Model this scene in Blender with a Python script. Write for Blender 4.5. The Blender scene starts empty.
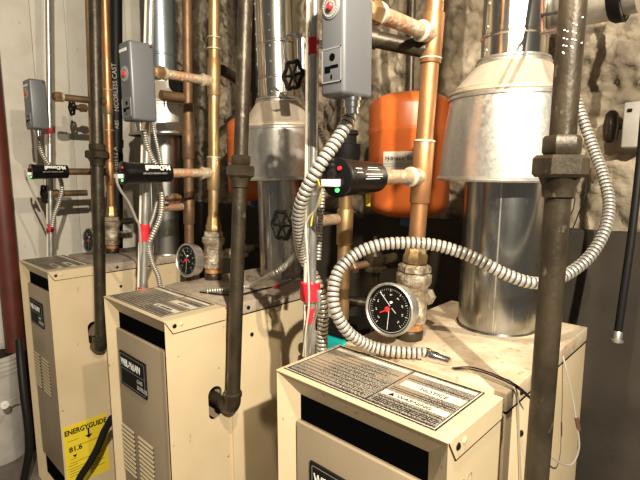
import bpy, bmesh, math, random
from mathutils import Vector, Matrix, noise
random.seed(7)
PI = math.pi
sc = bpy.context.scene
ZT = 1.02          # height of the boiler tops
FZ = -0.13         # floor level
# ------------------------------------------------------------------ camera
YAW, PIT, ROL, FOC = -.7609, .13913, -.00296, 472.0
CP = Vector((2.6448, -.6338, 1.4355))
_f = Vector((math.sin(YAW)*math.cos(PIT), math.cos(YAW)*math.cos(PIT), -math.sin(PIT)))
_r = Vector((math.cos(YAW), -math.sin(YAW), 0)); _u = _r.cross(_f)
_R = math.cos(ROL)*_r + math.sin(ROL)*_u; _U = math.cos(ROL)*_u - math.sin(ROL)*_r
cam = bpy.data.cameras.new('camera'); cam.lens = FOC/640*36; cam.sensor_width = 36; cam.clip_start = .02
co = bpy.data.objects.new('camera', cam); sc.collection.objects.link(co); sc.camera = co
M4 = Matrix((( _R.x, _U.x, -_f.x, CP.x), (_R.y, _U.y, -_f.y, CP.y), (_R.z, _U.z, -_f.z, CP.z), (0, 0, 0, 1)))
co.matrix_world = M4
# ------------------------------------------------------------------ world, lamp, exposure
w = bpy.data.worlds.new('world'); sc.world = w; w.use_nodes = True
w.node_tree.nodes['Background'].inputs[0].default_value = (1.0, .90, .76, 1)
w.node_tree.nodes['Background'].inputs[1].default_value = .09
def lamp(name, loc, energy, size, col):
    l = bpy.data.lights.new(name, 'POINT'); l.energy = energy; l.shadow_soft_size = size; l.color = col
    o = bpy.data.objects.new(name, l); o.location = loc; sc.collection.objects.link(o); return o
lamp('near_bulb', (2.45, -.27, 2.14), 55, .015, (1.0, .86, .66))
lamp('aisle_bulb', (3.90, -1.10, 2.56), 400, .02, (1.0, .90, .74))
sc.view_settings.view_transform = 'Standard'; sc.view_settings.look = 'None'
sc.view_settings.gamma = 1; sc.view_settings.use_curve_mapping = False
sc.view_settings.exposure = .5
# ------------------------------------------------------------------ helpers
def ray(px, py): return (px-320)/FOC*_R + (240-py)/FOC*_U + _f
def P(px, py, d): return CP + ray(px, py)*d
def onZ(px, py, z=ZT): d = ray(px, py); return CP + d*((z-CP.z)/d.z)
def onY(px, py, y): d = ray(px, py); return CP + d*((y-CP.y)/d.y)
def onX(px, py, x): d = ray(px, py); return CP + d*((x-CP.x)/d.x)
def onV(px, py, x, y):
    d = ray(px, py); t = ((x-CP.x)*d.x+(y-CP.y)*d.y)/(d.x**2+d.y**2); return CP + d*t
def zV(py, x, y, px=320):
    for _ in range(3):
        p = onV(px, py, x, y); q = Vector((x, y, p.z))-CP; px = 320+FOC*q.dot(_R)/q.dot(_f)
    return onV(px, py, x, y).z

def mat(name, col, metal=0, rough=.5, col2=None, scale=20, amt=(.35, .65), bump=0, bscale=60, col3=None, s3=6, a3=(.55, .7), rvar=0, zsq=1, emit=0):
    m = bpy.data.materials.new(name); m.use_nodes = True
    n = m.node_tree.nodes; L = m.node_tree.links; b = n['Principled BSDF']
    b.inputs['Base Color'].default_value = (*col, 1); b.inputs['Metallic'].default_value = metal; b.inputs['Roughness'].default_value = rough
    tc = n.new('ShaderNodeTexCoord'); src = tc.outputs['Object']
    if zsq != 1:
        mp = n.new('ShaderNodeMapping'); mp.inputs['Scale'].default_value = (1, 1, zsq); L.new(src, mp.inputs[0]); src = mp.outputs[0]
    def nz(s, a, det=6):
        t = n.new('ShaderNodeTexNoise'); t.inputs['Scale'].default_value = s; t.inputs['Detail'].default_value = det; L.new(src, t.inputs['Vector'])
        r = n.new('ShaderNodeMapRange'); r.inputs[1].default_value = a[0]; r.inputs[2].default_value = a[1]; L.new(t.outputs[0], r.inputs[0]); return r.outputs[0]
    cur = None
    if col2:
        mx = n.new('ShaderNodeMix'); mx.data_type = 'RGBA'; mx.inputs[6].default_value = (*col, 1); mx.inputs[7].default_value = (*col2, 1)
        L.new(nz(scale, amt), mx.inputs[0]); cur = mx.outputs[2]
    if col3:
        mx = n.new('ShaderNodeMix'); mx.data_type = 'RGBA'; mx.inputs[7].default_value = (*col3, 1)
        if cur: L.new(cur, mx.inputs[6])
        else: mx.inputs[6].default_value = (*col, 1)
        L.new(nz(s3, a3, 8), mx.inputs[0]); cur = mx.outputs[2]
    if cur: L.new(cur, b.inputs['Base Color'])
    if rvar:
        r = n.new('ShaderNodeMapRange'); r.inputs[3].default_value = rough-rvar; r.inputs[4].default_value = rough+rvar
        L.new(nz(scale*1.3, (.3, .7)), r.inputs[0]); L.new(r.outputs[0], b.inputs['Roughness'])
    if bump:
        t = n.new('ShaderNodeTexNoise'); t.inputs['Scale'].default_value = bscale; t.inputs['Detail'].default_value = 5; L.new(src, t.inputs['Vector'])
        bp = n.new('ShaderNodeBump'); bp.inputs['Strength'].default_value = bump; bp.inputs['Distance'].default_value = .01
        L.new(t.outputs[0], bp.inputs['Height']); L.new(bp.outputs[0], b.inputs['Normal'])
    if emit:
        b.inputs['Emission Color'].default_value = (*col, 1); b.inputs['Emission Strength'].default_value = emit
    return m
M = {}
M['cream'] = mat('cream_enamel', (.64, .52, .33), 0, .42, (.58, .46, .28), 5, (.4, .7), col3=(.30, .21, .12), s3=38, a3=(.69, .74))
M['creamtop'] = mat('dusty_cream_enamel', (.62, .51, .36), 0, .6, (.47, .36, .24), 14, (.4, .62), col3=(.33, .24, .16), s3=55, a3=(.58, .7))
M['browntop'] = mat('brown_top_enamel', (.33, .27, .21), 0, .7, (.44, .36, .28), 14, (.4, .62), col3=(.22, .17, .13), s3=55, a3=(.58, .7))  # darker brown version of the boiler top colour
M['taupe'] = mat('taupe_enamel', (.36, .285, .19), 0, .45, (.33, .26, .17), 6)
M['dark'] = mat('cavity_shade', (.002, .002, .002), 0, .9)  # flat black put in for the shade inside openings and gaps
M['black'] = mat('black_plastic', (.005, .005, .0055), 0, .3)
M['blackm'] = mat('black_matte', (.008, .007, .006), 0, .6)
M['plate'] = mat('dark_nameplate', (.012, .010, .007), 0, .7); M['plate'].node_tree.nodes['Principled BSDF'].inputs['Specular IOR Level'].default_value = .12
M['white'] = mat('white_print', (.82, .80, .74), 0, .5)
M['greyprint'] = mat('grey_print', (.35, .34, .32), 0, .5)
M['copper'] = mat('aged_copper', (.58, .28, .12), .8, .45, (.36, .19, .09), 16, (.35, .65), col3=(.30, .27, .16), s3=11, a3=(.56, .68), rvar=.1, zsq=.45, bump=.1)
M['brass'] = mat('aged_brass', (.50, .33, .15), .8, .45, (.32, .20, .09), 18, (.35, .65), col3=(.36, .30, .19), s3=12, a3=(.56, .68), rvar=.1, zsq=.45, bump=.1)
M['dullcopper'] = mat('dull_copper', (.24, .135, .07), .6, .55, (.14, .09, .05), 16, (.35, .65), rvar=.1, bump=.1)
M['crusty'] = mat('crusted_copper', (.55, .30, .17), .5, .55, (.50, .42, .30), 28, (.4, .6), col3=(.62, .56, .44), s3=40, a3=(.56, .64), bump=.5, bscale=120)
M['crustbronze'] = mat('crusted_bronze', (.42, .36, .26), .5, .5, (.25, .19, .12), 25, (.4, .6), col3=(.68, .62, .50), s3=30, a3=(.5, .66), bump=.6, bscale=90)
M['solder'] = mat('solder', (.70, .66, .54), .5, .5, (.5, .42, .3), 60)
M['orange_ring'] = mat('rusty_orange', (.55, .27, .08), .3, .6, (.35, .16, .06), 50)
M['iron'] = mat('black_iron', (.034, .025, .015), .35, .42, (.062, .047, .028), 24, (.4, .65), col3=(.17, .145, .11), s3=45, a3=(.64, .74), bump=.12, bscale=150, zsq=.6)
M['galv'] = mat('galvanised_steel', (.66, .64, .59), .9, .40, (.58, .565, .52), 90, (.35, .65), rvar=.06, col3=(.76, .73, .66), s3=150, a3=(.64, .68))
M['galvlow'] = mat('streaked_galvanised', (.50, .50, .47), 1, .27, (.40, .40, .38), 9, (.35, .65), rvar=.07, zsq=.15, col3=(.66, .63, .56), s3=130, a3=(.63, .68))
M['galvdust'] = mat('dusty_galvanised_cone', (.58, .50, .39), .35, .55, (.50, .42, .32), 20, rvar=.08)
M['galvtube'] = mat('shiny_galvanised', (.68, .66, .60), 1, .22, (.52, .50, .45), 6, (.35, .65), rvar=.06, zsq=.3)
M['galvbluelit'] = mat('blue_lit_steel', (.30, .38, .42), .9, .35, (.40, .47, .50), 14)  # blue light on the far duct put into its base colour
M['emt'] = mat('conduit_steel', (.62, .62, .58), .8, .33, (.5, .5, .46), 30, rvar=.05)
M['flex'] = mat('flexible_conduit_steel', (.62, .59, .52), .6, .40, (.58, .55, .48), 60)
M['flexshade'] = mat('shaded_conduit_groove', (.10, .085, .065), .5, .5)  # shade between the ridges put into the groove colour
M['tape'] = mat('red_tape', (.62, .02, .035), 0, .38)
M['boxgrey'] = mat('grey_enamel_box', (.125, .13, .14), .2, .42)
M['boxlight'] = mat('light_grey_plate', (.24, .24, .235), .1, .45)
M['redplast'] = mat('red_plastic', (.62, .03, .03), 0, .3)
M['green'] = mat('green_indicator', (.08, .9, .15), 0, .4, emit=1.5)
M['orange'] = mat('orange_tank', (.68, .155, .028), 0, .38, (.60, .13, .025), 7)
M['bluepl'] = mat('blue_plastic', (.02, .09, .22), 0, .5)
M['teal'] = mat('teal_plastic', (.01, .42, .38), 0, .35)
M['yellow'] = mat('yellow_label', (.80, .62, .03), 0, .5)
M['paper'] = mat('white_paper_label', (.74, .69, .58), 0, .6, (.6, .53, .42), 30)
M['wirew'] = mat('white_wire', (.66, .61, .5), 0, .45)
M['wiregrey'] = mat('grey_cable', (.36, .33, .28), 0, .5)
M['rubber'] = mat('black_rubber', (.010, .009, .008), 0, .5)
M['rust'] = mat('red_oxide_paint', (.13, .028, .016), 0, .5, (.08, .02, .012), 9)
M['rustlight'] = mat('rust_brown_steel', (.16, .08, .05), .4, .5)
M['bucket'] = mat('white_bucket_plastic', (.55, .52, .47), 0, .45, (.42, .38, .33), 12)
M['chrome'] = mat('chrome', (.75, .75, .73), 1, .16)
M['board'] = mat('white_board', (.66, .62, .53), 0, .6, (.58, .53, .44), 7, (.4, .65), col3=(.42, .36, .28), s3=24, a3=(.68, .76))
M['floor'] = mat('concrete_floor', (.20, .17, .14), 0, .75, (.13, .11, .09), 8, bump=.3)
M['stone'] = mat('rubble_stone', (.42, .35, .25), 0, .85, (.21, .17, .115), 5, (.4, .6), col3=(.19, .15, .105), s3=14, a3=(.55, .68), bump=1.0, bscale=34)
M['lowerwall'] = mat('dark_lower_wall', (.052, .041, .029), 0, .9, (.033, .026, .018), 5, bump=.25, bscale=20)
M['grubby'] = mat('printed_fine_text', (.42, .37, .29), 0, .55, (.035, .03, .025), 420, (.44, .52), col3=(.33, .25, .17), s3=9, a3=(.47, .66), zsq=1)
M['greyprint2'] = mat('cream_print', (.50, .47, .40), 0, .5)
M['dialink'] = mat('dial_black', (.006, .0055, .005), 0, .35)

for k_ in ('dark', 'black', 'blackm', 'rubber', 'dialink'):
    M[k_].node_tree.nodes['Principled BSDF'].inputs['Specular IOR Level'].default_value = {'dark': .02, 'black': .35, 'blackm': .2, 'rubber': .25, 'dialink': .2}[k_]
def link(o): sc.collection.objects.link(o); return o
def finish(name, bm, m, parent=None, smooth=True, loc=None):
    bmesh.ops.recalc_face_normals(bm, faces=bm.faces)
    me = bpy.data.meshes.new(name); bm.to_mesh(me); bm.free()
    ms = m if isinstance(m, (list, tuple)) else [m]
    for k in ms: me.materials.append(M[k])
    if smooth:
        for p in me.polygons: p.use_smooth = True
        me.set_sharp_from_angle(angle=math.radians(38))
    o = bpy.data.objects.new(name, me); link(o)
    if parent: o.parent = parent; o.matrix_parent_inverse = Matrix.Translation(-Vector(parent.location)) @ Matrix.Identity(4) if parent.type == 'EMPTY' else Matrix.Identity(4)
    return o
def thing(name, label, cat, loc=(0, 0, 0), group=None):
    o = bpy.data.objects.new(name, None); o.location = loc; o.empty_display_size = .05; link(o)
    o['label'] = label; o['category'] = cat
    if group: o['group'] = group
    return o
def tag(o, label, cat, group=None):
    o['label'] = label; o['category'] = cat
    if group: o['group'] = group
    return o
def struct(o): o['kind'] = 'structure'; return o
def BM(): return bmesh.new()
def box(bm, a, b, bev=0, mi=0):
    g = bmesh.ops.create_cube(bm, size=1)
    c = [(a[i]+b[i])/2 for i in range(3)]; s = [abs(b[i]-a[i]) for i in range(3)]
    bmesh.ops.scale(bm, vec=s, verts=g['verts']); bmesh.ops.translate(bm, vec=c, verts=g['verts'])
    fs = {f for v in g['verts'] for f in v.link_faces}
    for f in fs: f.material_index = mi
    if bev:
        es = list({e for v in g['verts'] for e in v.link_edges})
        r = bmesh.ops.bevel(bm, geom=es, offset=bev, segments=3, affect='EDGES', profile=.5)
        for f in r['faces']: f.material_index = mi
    return bm
def frame(d):
    d = Vector(d).normalized(); h = Vector((0, 0, 1)) if abs(d.z) < .9 else Vector((1, 0, 0))
    x = h.cross(d).normalized(); y = d.cross(x); return x, y, d
def lathe(bm, base, axis, prof, n=32, mi=0, cap=True, sq=1.0):
    """prof: list of (distance along axis, radius)"""
    x, y, d = frame(axis); base = Vector(base); rings = []
    for (t, r) in prof:
        rings.append([bm.verts.new(base + d*t + (x*math.cos(2*PI*k/n) + y*math.sin(2*PI*k/n))*max(r, 1e-5)) for k in range(n)])
    for a, b in zip(rings, rings[1:]):
        for k in range(n):
            f = bm.faces.new((a[k], a[(k+1) % n], b[(k+1) % n], b[k])); f.material_index = mi
    if cap:
        for rg in (rings[0], rings[-1]):
            f = bm.faces.new(rg); f.material_index = mi
    return bm
def rod(bm, a, b, r, n=24, mi=0, r2=None):
    a, b = Vector(a), Vector(b); return lathe(bm, a, b-a, [(0, r), ((b-a).length, r if r2 is None else r2)], n, mi)
def spline(pts, step=.01):
    pts = [Vector(p) for p in pts]; out = []
    q = [pts[0]*2-pts[1]] + pts + [pts[-1]*2-pts[-2]]
    for i in range(1, len(q)-2):
        p0, p1, p2, p3 = q[i-1:i+3]; k = max(2, int((p2-p1).length/step))
        for j in range(k):
            t = j/k; out.append(.5*((2*p1)+(p2-p0)*t+(2*p0-5*p1+4*p2-p3)*t*t+(3*p1-p0-3*p2+p3)*t**3))
    out.append(pts[-1]); return out
def sweep(bm, pts, rf, n=10, mi=0):
    rings = []; x = None
    for i, p in enumerate(pts):
        d = (pts[min(i+1, len(pts)-1)]-pts[max(i-1, 0)]).normalized()
        if x is None: x = frame(d)[0]
        x = (x-d*x.dot(d)).normalized(); y = d.cross(x); r = rf(i) if callable(rf) else rf
        rings.append([bm.verts.new(p+(x*math.cos(2*PI*k/n)+y*math.sin(2*PI*k/n))*r) for k in range(n)])
    for a, b in zip(rings, rings[1:]):
        for k in range(n): bm.faces.new((a[k], a[(k+1) % n], b[(k+1) % n], b[k])).material_index = mi
    for rg in (rings[0], rings[-1]): bm.faces.new(rg).material_index = mi
    return bm
def resample(pts, ds):
    out = [pts[0]]; acc = 0
    for a, b in zip(pts, pts[1:]):
        L = (b-a).length; 
        while acc+L >= ds:
            t = (ds-acc)/L; a = a+(b-a)*t; out.append(a); L = (b-a).length; acc = 0
            if L < 1e-9: break
        acc += L
    return out
def flex(name, pts, r, parent=None, pitch=.0115, m='flex'):
    """flexible armoured conduit: a corrugated tube along a spline"""
    ps = resample(spline(pts, .003), pitch/8); pr_ = (.93, 1.0, 1.04, 1.05, 1.04, 1.0, .92, .70)
    bm = sweep(BM(), ps, lambda i: r*pr_[i % 8], 14); bm.faces.ensure_lookup_table()
    for k, f in enumerate(bm.faces):
        if k < (len(ps)-1)*14 and (k//14) % 8 in (6, 7): f.material_index = 1
    return finish(name, bm, [m, 'flexshade'], parent)
def wire(name, pts, r, m, parent=None, n=8):
    return finish(name, sweep(BM(), spline(pts, .012), r, n), m, parent)
def hexa(bm, base, axis, t0, t1, r, mi=0):
    x, y, d = frame(axis); base = Vector(base); c = (t1-t0)*.15
    prof = [(t0, r*.88), (t0+c, r), (t1-c, r), (t1, r*.88)]
    return lathe(bm, base, axis, prof, 6, mi)
def text(body, name, origin, xd, yd, size, m, parent, ext=.0006, align='LEFT', xs=1.0, bold=0):
    cu = bpy.data.curves.new(name, 'FONT'); cu.body = body; cu.size = size; cu.extrude = ext; cu.align_x = align; cu.offset = bold; cu.resolution_u = 3
    t = bpy.data.objects.new('tmp', cu); link(t); dg = bpy.context.evaluated_depsgraph_get(); dg.update()
    me = bpy.data.meshes.new_from_object(t.evaluated_get(dg)); bpy.data.objects.remove(t); bpy.data.curves.remove(cu)
    X = Vector(xd).normalized(); Y = Vector(yd).normalized(); Z = X.cross(Y)
    mm = Matrix(((X.x*xs, Y.x, Z.x, origin[0]), (X.y*xs, Y.y, Z.y, origin[1]), (X.z*xs, Y.z, Z.z, origin[2]), (0, 0, 0, 1)))
    me.transform(mm); me.materials.clear(); me.materials.append(M[m]); me.name = name
    o = bpy.data.objects.new(name, me); link(o)
    if parent: o.parent = parent; o.matrix_parent_inverse = Matrix.Translation(-Vector(parent.location)) if parent.type == 'EMPTY' else Matrix.Identity(4)
    return o

# ================================================================== SETTING
WY = 1.16    # face of the back wall
WX = -.50    # face of the left wall
def stone_wall(name, org, ux, uz, W, H, nx, nz, m, amp, seed):
    """a displaced grid: courses of rough blocks with joints"""
    bm = BM(); nrm = Vector(ux).cross(Vector(uz)).normalized(); g = []
    for j in range(nz+1):
        row = []
        for i in range(nx+1):
            u = W*i/nx; v = H*j/nz; q = Vector((u*2.6+seed, v*4.2, seed))
            q = q + Vector((noise.noise(q*1.4), noise.noise(q*1.4+Vector((9, 3, 1))), 0))*.7
            dd, _ = noise.voronoi(q); edge = min(1, (dd[1]-dd[0])*3.2)
            h = amp*(edge**.35*.7 + .75*noise.fractal(Vector((u*6, v*6, seed)), 1, 2, 4) + .34*noise.fractal(Vector((u*26, v*26, seed)), 1, 2, 3) + .5*noise.noise(Vector((u*1.5, v*1.5, seed+4))))
            row.append(bm.verts.new(Vector(org)+Vector(ux)*u+Vector(uz)*v+nrm*(h-amp)))
        g.append(row)
    for j in range(nz):
        for i in range(nx): bm.faces.new((g[j][i], g[j][i+1], g[j+1][i+1], g[j+1][i]))
    me = bpy.data.meshes.new(name); bm.to_mesh(me); bm.free(); me.materials.append(M[m])
    for p in me.polygons: p.use_smooth = True
    return struct(link(bpy.data.objects.new(name, me)))
bm = BM(); box(bm, (-1.4, -2.2, FZ-.1), (4.0, 1.5, FZ)); struct(finish('floor', bm, 'floor', smooth=False))
stone_wall('wall_back', (WX-.03, WY, 1.2), (1, 0, 0), (0, 0, 1), 3.8, 1.5, 420, 170, 'stone', .05, 3.1)
bm = BM(); box(bm, (WX-.12, -.9, FZ), (WX-.031, WY+.1, 2.75)); struct(finish('wall_left', bm, 'stone'))
bm = BM(); box(bm, (WX-.02, WY-.035, FZ), (3.6, WY+.1, 1.245), .01); struct(finish('trim_1', bm, 'lowerwall'))  # smooth lower part of the back wall, darker than the stone
# white boards on the left wall
bw = thing('wall_board', 'white painted vertical boards behind the leftmost boiler', 'wall board', (WX, .3, FZ))
ys = [-.6, -.35, -.10, .10, .285, .47, .655, .84, 1.02, 1.12]
for a, b in zip(ys, ys[1:]):
    bm = BM(); box(bm, (WX-.03, a+.001, FZ), (WX+random.uniform(-.002, .003), b-.001, 2.7), .002); finish('board', bm, 'board', bw)
# red oxide column at far left
c0 = P(-3, 150, 2.55); rcx, rcy = c0.x, c0.y
bm = BM(); rod(bm, (rcx, rcy, FZ), (rcx, rcy, 2.7), .052, 32); col = finish('steel_column', bm, 'rust')
tag(col, 'dark red painted round column at the left edge of the room', 'column')

# ================================================================== BOILERS
BX = [(-.002, .425), (1.011, .4174), (1.912, .404)]
def boiler(i, label):
    x0, W = BX[i]; x1 = x0+W; t = thing('boiler', label, 'boiler', (x0+W/2, .37, FZ))
    G0, G1, YB = .206, .226, .745 if i < 2 else .765
    X = lambda u: x0+u
    # --- rear jacket, and a groove shaped in for the pipe shadow strip
    bm = BM(); box(bm, (x0, G1, FZ), (x1, YB, ZT-.041), .002); box(bm, (x0+.012, G0-.01, FZ), (x1-.010, G1+.01, ZT-.014)); finish('rear_jacket', bm, 'cream', t)
    bm = BM(); box(bm, (x0-.001, G1, ZT-.0395), (x1+.001, YB+.002, ZT), .003)
    finish('rear_top_panel', bm, 'creamtop' if i == 2 else 'browntop', t)
    # --- front cabinet shell: sides with a real pipe opening in the right side
    bm = BM(); ia, ib = X(.042), x1-.05; zi = ZT-.052; zb = FZ+.16
    V = bm.verts.new
    o = [V((x0, 0, FZ)), V((x1, 0, FZ)), V((x1, 0, ZT-.002)), V((x0, 0, ZT-.002))]
    n_ = [V((ia, .03, FZ+.03)), V((ib, .03, FZ+.03)), V((ib, .03, zi)), V((ia, .03, zi))]
    for k in range(4): bm.faces.new((o[k], o[(k+1) % 4], n_[(k+1) % 4], n_[k]))
    b_ = [V((x0, G0, FZ)), V((x1, G0, FZ)), V((x1, G0, ZT-.002)), V((x0, G0, ZT-.002))]
    bm.faces.new((o[0], o[3], b_[3], b_[0])); bm.faces.new((b_[0], b_[1], b_[2], b_[3]))
    if i < 2:
        hy, hz, hr, hh = (.160, .716, .026, .029) if i == 1 else (.172, .705, .026, .030)
        ring = []
        for k in range(24):
            a = 2*PI*k/24; ring.append(V((x1, hy+hr*math.cos(a), hz+hr*math.sin(a)+(hh if math.sin(a) >= 0 else -hh))))
        es = [bm.edges.get((o[1], o[2])) or bm.edges.new((o[1], o[2])), bm.edges.new((o[2], b_[2])), bm.edges.get((b_[1], b_[2])), bm.edges.new((b_[1], o[1]))]
        es += [bm.edges.new((ring[k], ring[(k+1) % 24])) for k in range(24)]
        bmesh.ops.triangle_fill(bm, use_beauty=True, edges=es, normal=(1, 0, 0))
        r2 = [V((x1-.006, v.co.y, v.co.z)) for v in ring]
        for k in range(24): bm.faces.new((ring[k], ring[(k+1) % 24], r2[(k+1) % 24], r2[k]))
        bd = BM(); box(bd, (x1-.20, hy-.045, hz-.09), (x1-.0065, hy+.04, hz+.09)); bmesh.ops.delete(bd, geom=[f for f in bd.faces if f.calc_center_median().x > x1-.01], context='FACES_ONLY'); finish('hole_shade_liner', bd, 'dark', t, smooth=False)  # black liner box added so the hole looks shaded inside
    else: bm.faces.new((o[1], o[2], b_[2], b_[1]))
    fc = finish('front_cabinet', bm, 'cream', t, smooth=False)
    # lid with folded side skirts and the diagonal tab
    bm = BM(); box(bm, (x0-.001, -.0012, ZT-.003), (x1+.001, G0, ZT), .001)
    for xs, s in ((x1, 1), (x0, -1)):
        q = [(0, 0), (.024, -.040), (G0, -.0405), (G0, 0)]
        va = [V_ for V_ in (bm.verts.new((xs+s*.0022, y, ZT+z-.0005)) for y, z in q)]; vb = [bm.verts.new((xs, y, ZT+z-.0005)) for y, z in q]
        bm.faces.new(va); bm.faces.new(vb)
        for k in range(4): bm.faces.new((va[k], va[(k+1) % 4], vb[(k+1) % 4], vb[k]))
    finish('lid', bm, 'cream', t, smooth=False)
    bm = BM(); box(bm, (x1-.004, .0245, ZT-.0422), (x1+.0027, G0, ZT-.0404)); box(bm, (x1-.004, G1, ZT-.0418), (x1+.0016, YB, ZT-.0392))
    v = [bm.verts.new((x1+.0027, y, ZT+z)) for y, z in ((0, -.001), (0, -.004), (.0235, -.0425), (.0255, -.0415))]; bm.faces.new(v)
    finish('lid_seam', bm, 'dark', t, smooth=False)
    # black sheets painting the shade of two openings behind the front frame
    bm = BM(); box(bm, (ia+.0015, .0301, ZT-.135), (ib-.0015, .035, zi-.0005)); finish('draft_opening_shade', bm, 'dark', t)
    bm = BM(); box(bm, (ia+.0015, .0301, FZ+.03), (ib-.0015, .035, FZ+.16)); finish('burner_opening_shade', bm, 'dark', t)
    # front panel
    zp0, zp1 = FZ+.15, ZT-.108
    bm = BM(); box(bm, (ia-.002, .018, zp0), (ib+.002, .0305, zp1), .0025); fp = finish('front_panel', bm, 'taupe', t)
    yf = .018
    # louvres: two columns
    for ua, ub in ((.040, .136), (.166, .270)):
        bm = BM()
        for k in range(11):
            z = ZT-.455-k*.0165
            va = [bm.verts.new(p) for p in ((X(ua), yf-.0005, z), (X(ub), yf-.0005, z), (X(ub), yf-.003, z-.0085), (X(ua), yf-.003, z-.0085))]; bm.faces.new(va).material_index = 0
            box(bm, (X(ua), yf-.0012, z-.013), (X(ub), yf-.0002, z-.0078), mi=1)
        finish('louver', bm, ['cream', 'dark'], fp, smooth=False)
    # name plate
    a0, a1, z0, z1 = X(.066 if i < 2 else .085), X(.254 if i < 2 else .275), ZT-.298, ZT-.178
    bm = BM(); box(bm, (a0, yf-.006, z0), (a1, yf-.0002, z1), .0025); npl = finish('nameplate', bm, 'plate', t)
    bm = BM(); e = .007
    for p, q in (((a0+e, z1-e-.0015), (a1-e, z1-e)), ((a0+e, z0+e), (a1-e, z0+e+.0015)), ((a0+e, z0+e), (a0+e+.0015, z1-e)), ((a1-e-.0015, z0+e), (a1-e, z1-e)), ((a0+.012, z1-.058), (a1-.012, z1-.0565))):
        box(bm, (p[0], yf-.0064, p[1]), (q[0], yf-.0058, q[1]))
    finish('plate_border', bm, 'boxlight', npl, smooth=False)
    text('WEIL-McLAIN', 'lettering', (a0+.013, yf-.0062, z1-.046), (1, 0, 0), (0, 0, 1), .034, 'white', npl, xs=.68, bold=.0005)
    text('GAS\nBOILER', 'lettering', (a0+.125, yf-.0062, z1-.082), (1, 0, 0), (0, 0, 1), .021, 'greyprint', npl)
    # printed instruction sheet on the lid
    lx0, lx1, ly0, ly1 = X(.006), X(.374), .014, .198
    bm = BM(); z = ZT+.0004
    box(bm, (lx0, ly0, z), (lx1, ly1, z+.0008), mi=0)
    def strip(u0, u1, v0, v1, mi, dz=.0008):
        box(bm, (lx0+(lx1-lx0)*u0, ly0+(ly1-ly0)*v0, z+dz), (lx0+(lx1-lx0)*u1, ly0+(ly1-ly0)*v1, z+dz+.0004), mi=mi)
    strip(0, 1, 0, .035, 1); strip(.012, .988, .014, .022, 2, .0014); strip(0, .02, 0, 1, 1); strip(.982, 1, 0, 1, 1)
    strip(0, 1, .97, 1, 1); strip(.006, .013, .01, .98, 2, .0014); strip(.987, .993, .01, .98, 2, .0014)
    strip(.02, .98, .045, .06, 1)
    for c in (.585,): strip(c, c+.006, .06, .97, 1)
    strip(.03, .57, .86, .93, 2); strip(.60, .975, .88, .94, 2); strip(.62, .975, .56, .70, 2); strip(.60, .975, .27, .37, 2)
    for v in (.10, .13, .16, .21, .43, .47, .76): strip(.61, .97, v, v+.012, 1)
    for v in (.12, .19, .26, .33, .40, .48, .56, .64, .72, .80): strip(.03+.1*(v > .5), .56-.05*((v*100) % 3), v, v+.008, 1)
    finish('instruction_label', bm, ['grubby', 'blackm', 'paper'], t, smooth=False)
    text('NOTICE', 'lettering', (lx0+.27, ly0+.108, z+.0013), (1, 0, 0), (0, 1, 0), .016, 'blackm', t)
    text('▲ WARNING', 'lettering', (lx0+.235, ly0+.052, z+.0013), (1, 0, 0), (0, 1, 0), .015, 'blackm', t)
    # screws
    for y, zz, m_ in ((.030, -.0195, 'black'), (.052, -.018, 'cream'), (.298, -.021, 'black'), (.31, -.116, 'black')):
        if i == 0 and m_ == 'black' and y > .1: pass
        bm = BM(); lathe(bm, (x1+.0005, y, ZT+zz), (1, 0, 0), [(0, .007), (.003, .0066), (.005, .0035)], 14); finish('screw', bm, m_, t)
    # foot plinth
    return t, x1
b1, sx1 = boiler(0, 'cream boiler at the far left carrying a yellow energy sticker')
b2, sx2 = boiler(1, 'middle cream boiler, its right side pierced by a black elbow')
b3, sx3 = boiler(2, 'nearest cream boiler, at the lower right, its printed top label fully visible')
# energy label on boiler 1
EX = sx1+.0008
bm = BM(); box(bm, (sx1, .008, FZ+.135), (EX, .200, ZT-.72)); el = finish('energy_label', bm, 'yellow', b1, smooth=False); el['label'] = 'yellow energy sticker with black print'
text('ENERGYGUIDE', 'lettering', (EX, .012, ZT-.765), (0, 1, 0), (0, 0, 1), .034, 'blackm', el, xs=.83, bold=.0012)
text('81.6', 'lettering', (EX, .026, ZT-.850), (0, 1, 0), (0, 0, 1), .034, 'blackm', el, bold=.001)
bm = BM()
def ytri(pts):
    f = [bm.verts.new((EX+.0006, y, z)) for y, z in pts]; bm.faces.new(f)
ytri([(.040, ZT-.868), (.060, ZT-.866), (.050, ZT-.882)]); ytri([(.098, ZT-.795), (.134, ZT-.795), (.116, ZT-.812)]); ytri([(.112, ZT-.762), (.120, ZT-.762), (.120, ZT-.80), (.112, ZT-.80)])
for z_, a, c in ((.795, .022, .07), (.828, .06, .19), (.885, .03, .055), (.903, .03, .19), (.915, .02, .06), (.93, .02, .16), (.942, .02, .18), (.955, .02, .15), (.968, .02, .18)):
    ytri([(a, ZT-z_), (c, ZT-z_+.001), (c, ZT-z_-.001), (a, ZT-z_-.002)])
finish('printed_lines', bm, 'blackm', el, smooth=False)
# pencilled mark on boilers
text('F', 'pencil_mark', (sx1+.0008, .11, .905), (0, 1, 0), (0, 0, 1), .045, 'greyprint', b1, xs=1, bold=-.0012)
text('2P', 'pencil_mark', (sx3+.0008, .045, .90), (0, 1, 0), (0, 0, 1), .045, 'taupe', b3, xs=1, bold=-.0012)

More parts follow.
